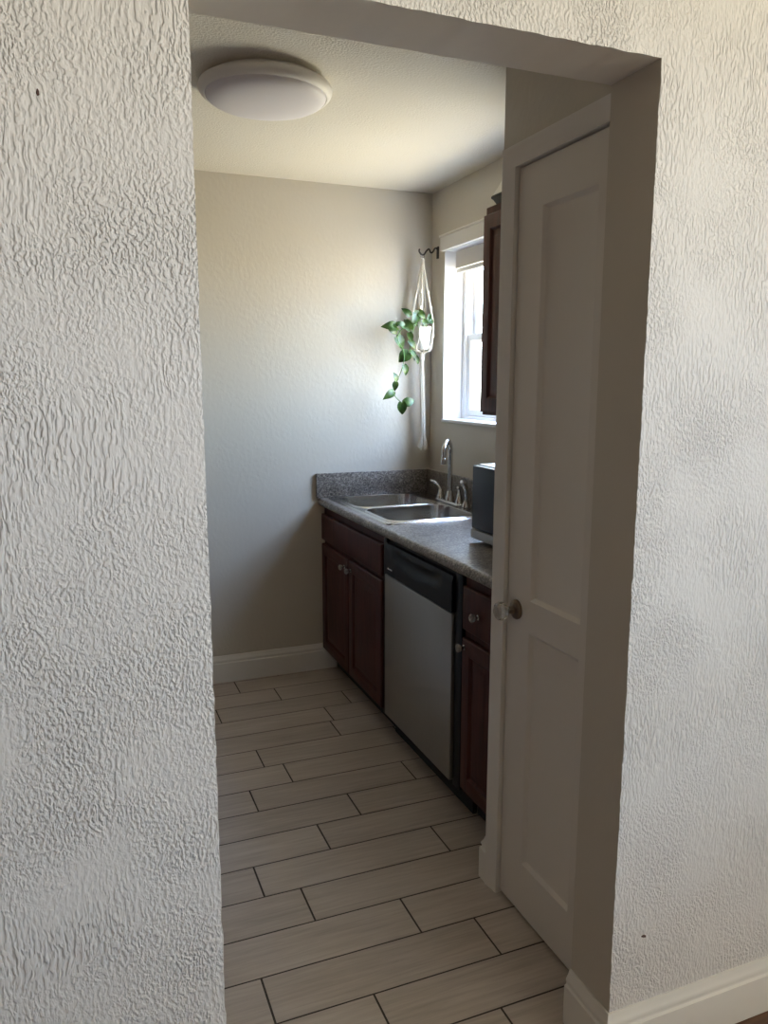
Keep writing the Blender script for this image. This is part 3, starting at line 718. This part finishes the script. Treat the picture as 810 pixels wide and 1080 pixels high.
# marks on the near wall -----------------------------------------------------------------------
M['chip'] = mat('chipped_paint', (.10, .055, .05), .9)
def chip(name, x, z, w, h, label):
    bm = bmesh.new(); n = 12; rr_ = random.Random(int(x * 1000))
    rg = []
    for s, o in ((1.0, 0.0), (.7, -.0012)):
        rg.append([Vector((x + s * w * cos(2 * pi * k / n) * (.8 + .4 * ((k * 7) % 5) / 5), YF - .0002 + o, z + s * h * sin(2 * pi * k / n) * (.8 + .4 * ((k * 3) % 5) / 5) - .3 * w * cos(2 * pi * k / n))) for k in range(n)])
    loft(bm, rg)
    return link(name, bm, M['chip'], kind='structure', label=label)
chip('trim_2', 1.097, .299, .0075, .0035, 'dark chip in the paint low on the near wall')

chip('trim_3', -.016, 1.877, .0022, .0045, 'small dark nick high on the near wall left of the doorway')

# ------------------------------------------------------------------ daylight
W = bpy.data.worlds.new('daylight'); S.world = W; W.use_nodes = True
nt = W.node_tree; bg = nt.nodes['Background']
tc = nt.nodes.new('ShaderNodeTexCoord'); sx_ = nt.nodes.new('ShaderNodeSeparateXYZ'); nt.links.new(tc.outputs['Generated'], sx_.inputs[0])
mr = nt.nodes.new('ShaderNodeMapRange'); mr.inputs['From Min'].default_value = -1; mr.inputs['From Max'].default_value = 1
nt.links.new(sx_.outputs['Z'], mr.inputs['Value'])
cr = nt.nodes.new('ShaderNodeValToRGB'); nt.links.new(mr.outputs[0], cr.inputs[0])
el = cr.color_ramp.elements
el[0].position = 0.0; el[0].color = (.59, .50, .35, 1)
el[1].position = 1.0; el[1].color = (.34, .52, 1.0, 1)
for p, c in ((.47, (.76, .675, .51, 1)), (.505, (.80, .82, .84, 1)), (.60, (.62, .80, 1.0, 1))):
    e = el.new(p); e.color = c
nt.links.new(cr.outputs[0], bg.inputs['Color']); bg.inputs['Strength'].default_value = 29.0

def portal(name, loc, rot, sx, sy):
    l = bpy.data.lights.new(name, 'AREA'); l.shape = 'RECTANGLE'; l.size = sx; l.size_y = sy; l.cycles.is_portal = True
    o = bpy.data.objects.new(name, l); COL.objects.link(o); o.location = loc; o.rotation_euler = rot
portal('window_portal', (XW + T + .01, (WY0 + WY1) / 2, (WZ0 + WZ1) / 2), (0, radians(90), 0), WZ1 - WZ0, WY1 - WY0)
portal('window_portal', (XLR + T + .01, (LW['y0'] + LW['y1']) / 2, (LW['z0'] + LW['z1']) / 2), (0, radians(90), 0), LW['z1'] - LW['z0'], LW['y1'] - LW['y0'])
portal('window_portal', ((RW['x0'] + RW['x1']) / 2, YLR - T - .01, (RW['z0'] + RW['z1']) / 2), (radians(90), 0, 0), RW['x1'] - RW['x0'], RW['z1'] - RW['z0'])

# ------------------------------------------------------------------ camera
cam = bpy.data.cameras.new('camera'); co = bpy.data.objects.new('camera', cam); COL.objects.link(co)
mw_ = Matrix((rt, upv, -fwd)).transposed().to_4x4(); mw_.translation = CAM; co.matrix_world = mw_
cam.sensor_fit = 'AUTO'; cam.sensor_width = 36; cam.lens = F * 36 / 1080; cam.clip_start = .02
S.camera = co
S.view_settings.view_transform = 'Standard'; S.view_settings.look = 'None'; S.view_settings.gamma = 1; S.view_settings.use_curve_mapping = False
S.view_settings.exposure = .07
S.cycles.max_bounces = 14; S.cycles.diffuse_bounces = 8; S.cycles.glossy_bounces = 5; S.cycles.transparent_max_bounces = 12
S.cycles.use_denoising = True; S.cycles.caustics_reflective = False; S.cycles.caustics_refractive = False
S.cycles.sample_clamp_indirect = 8
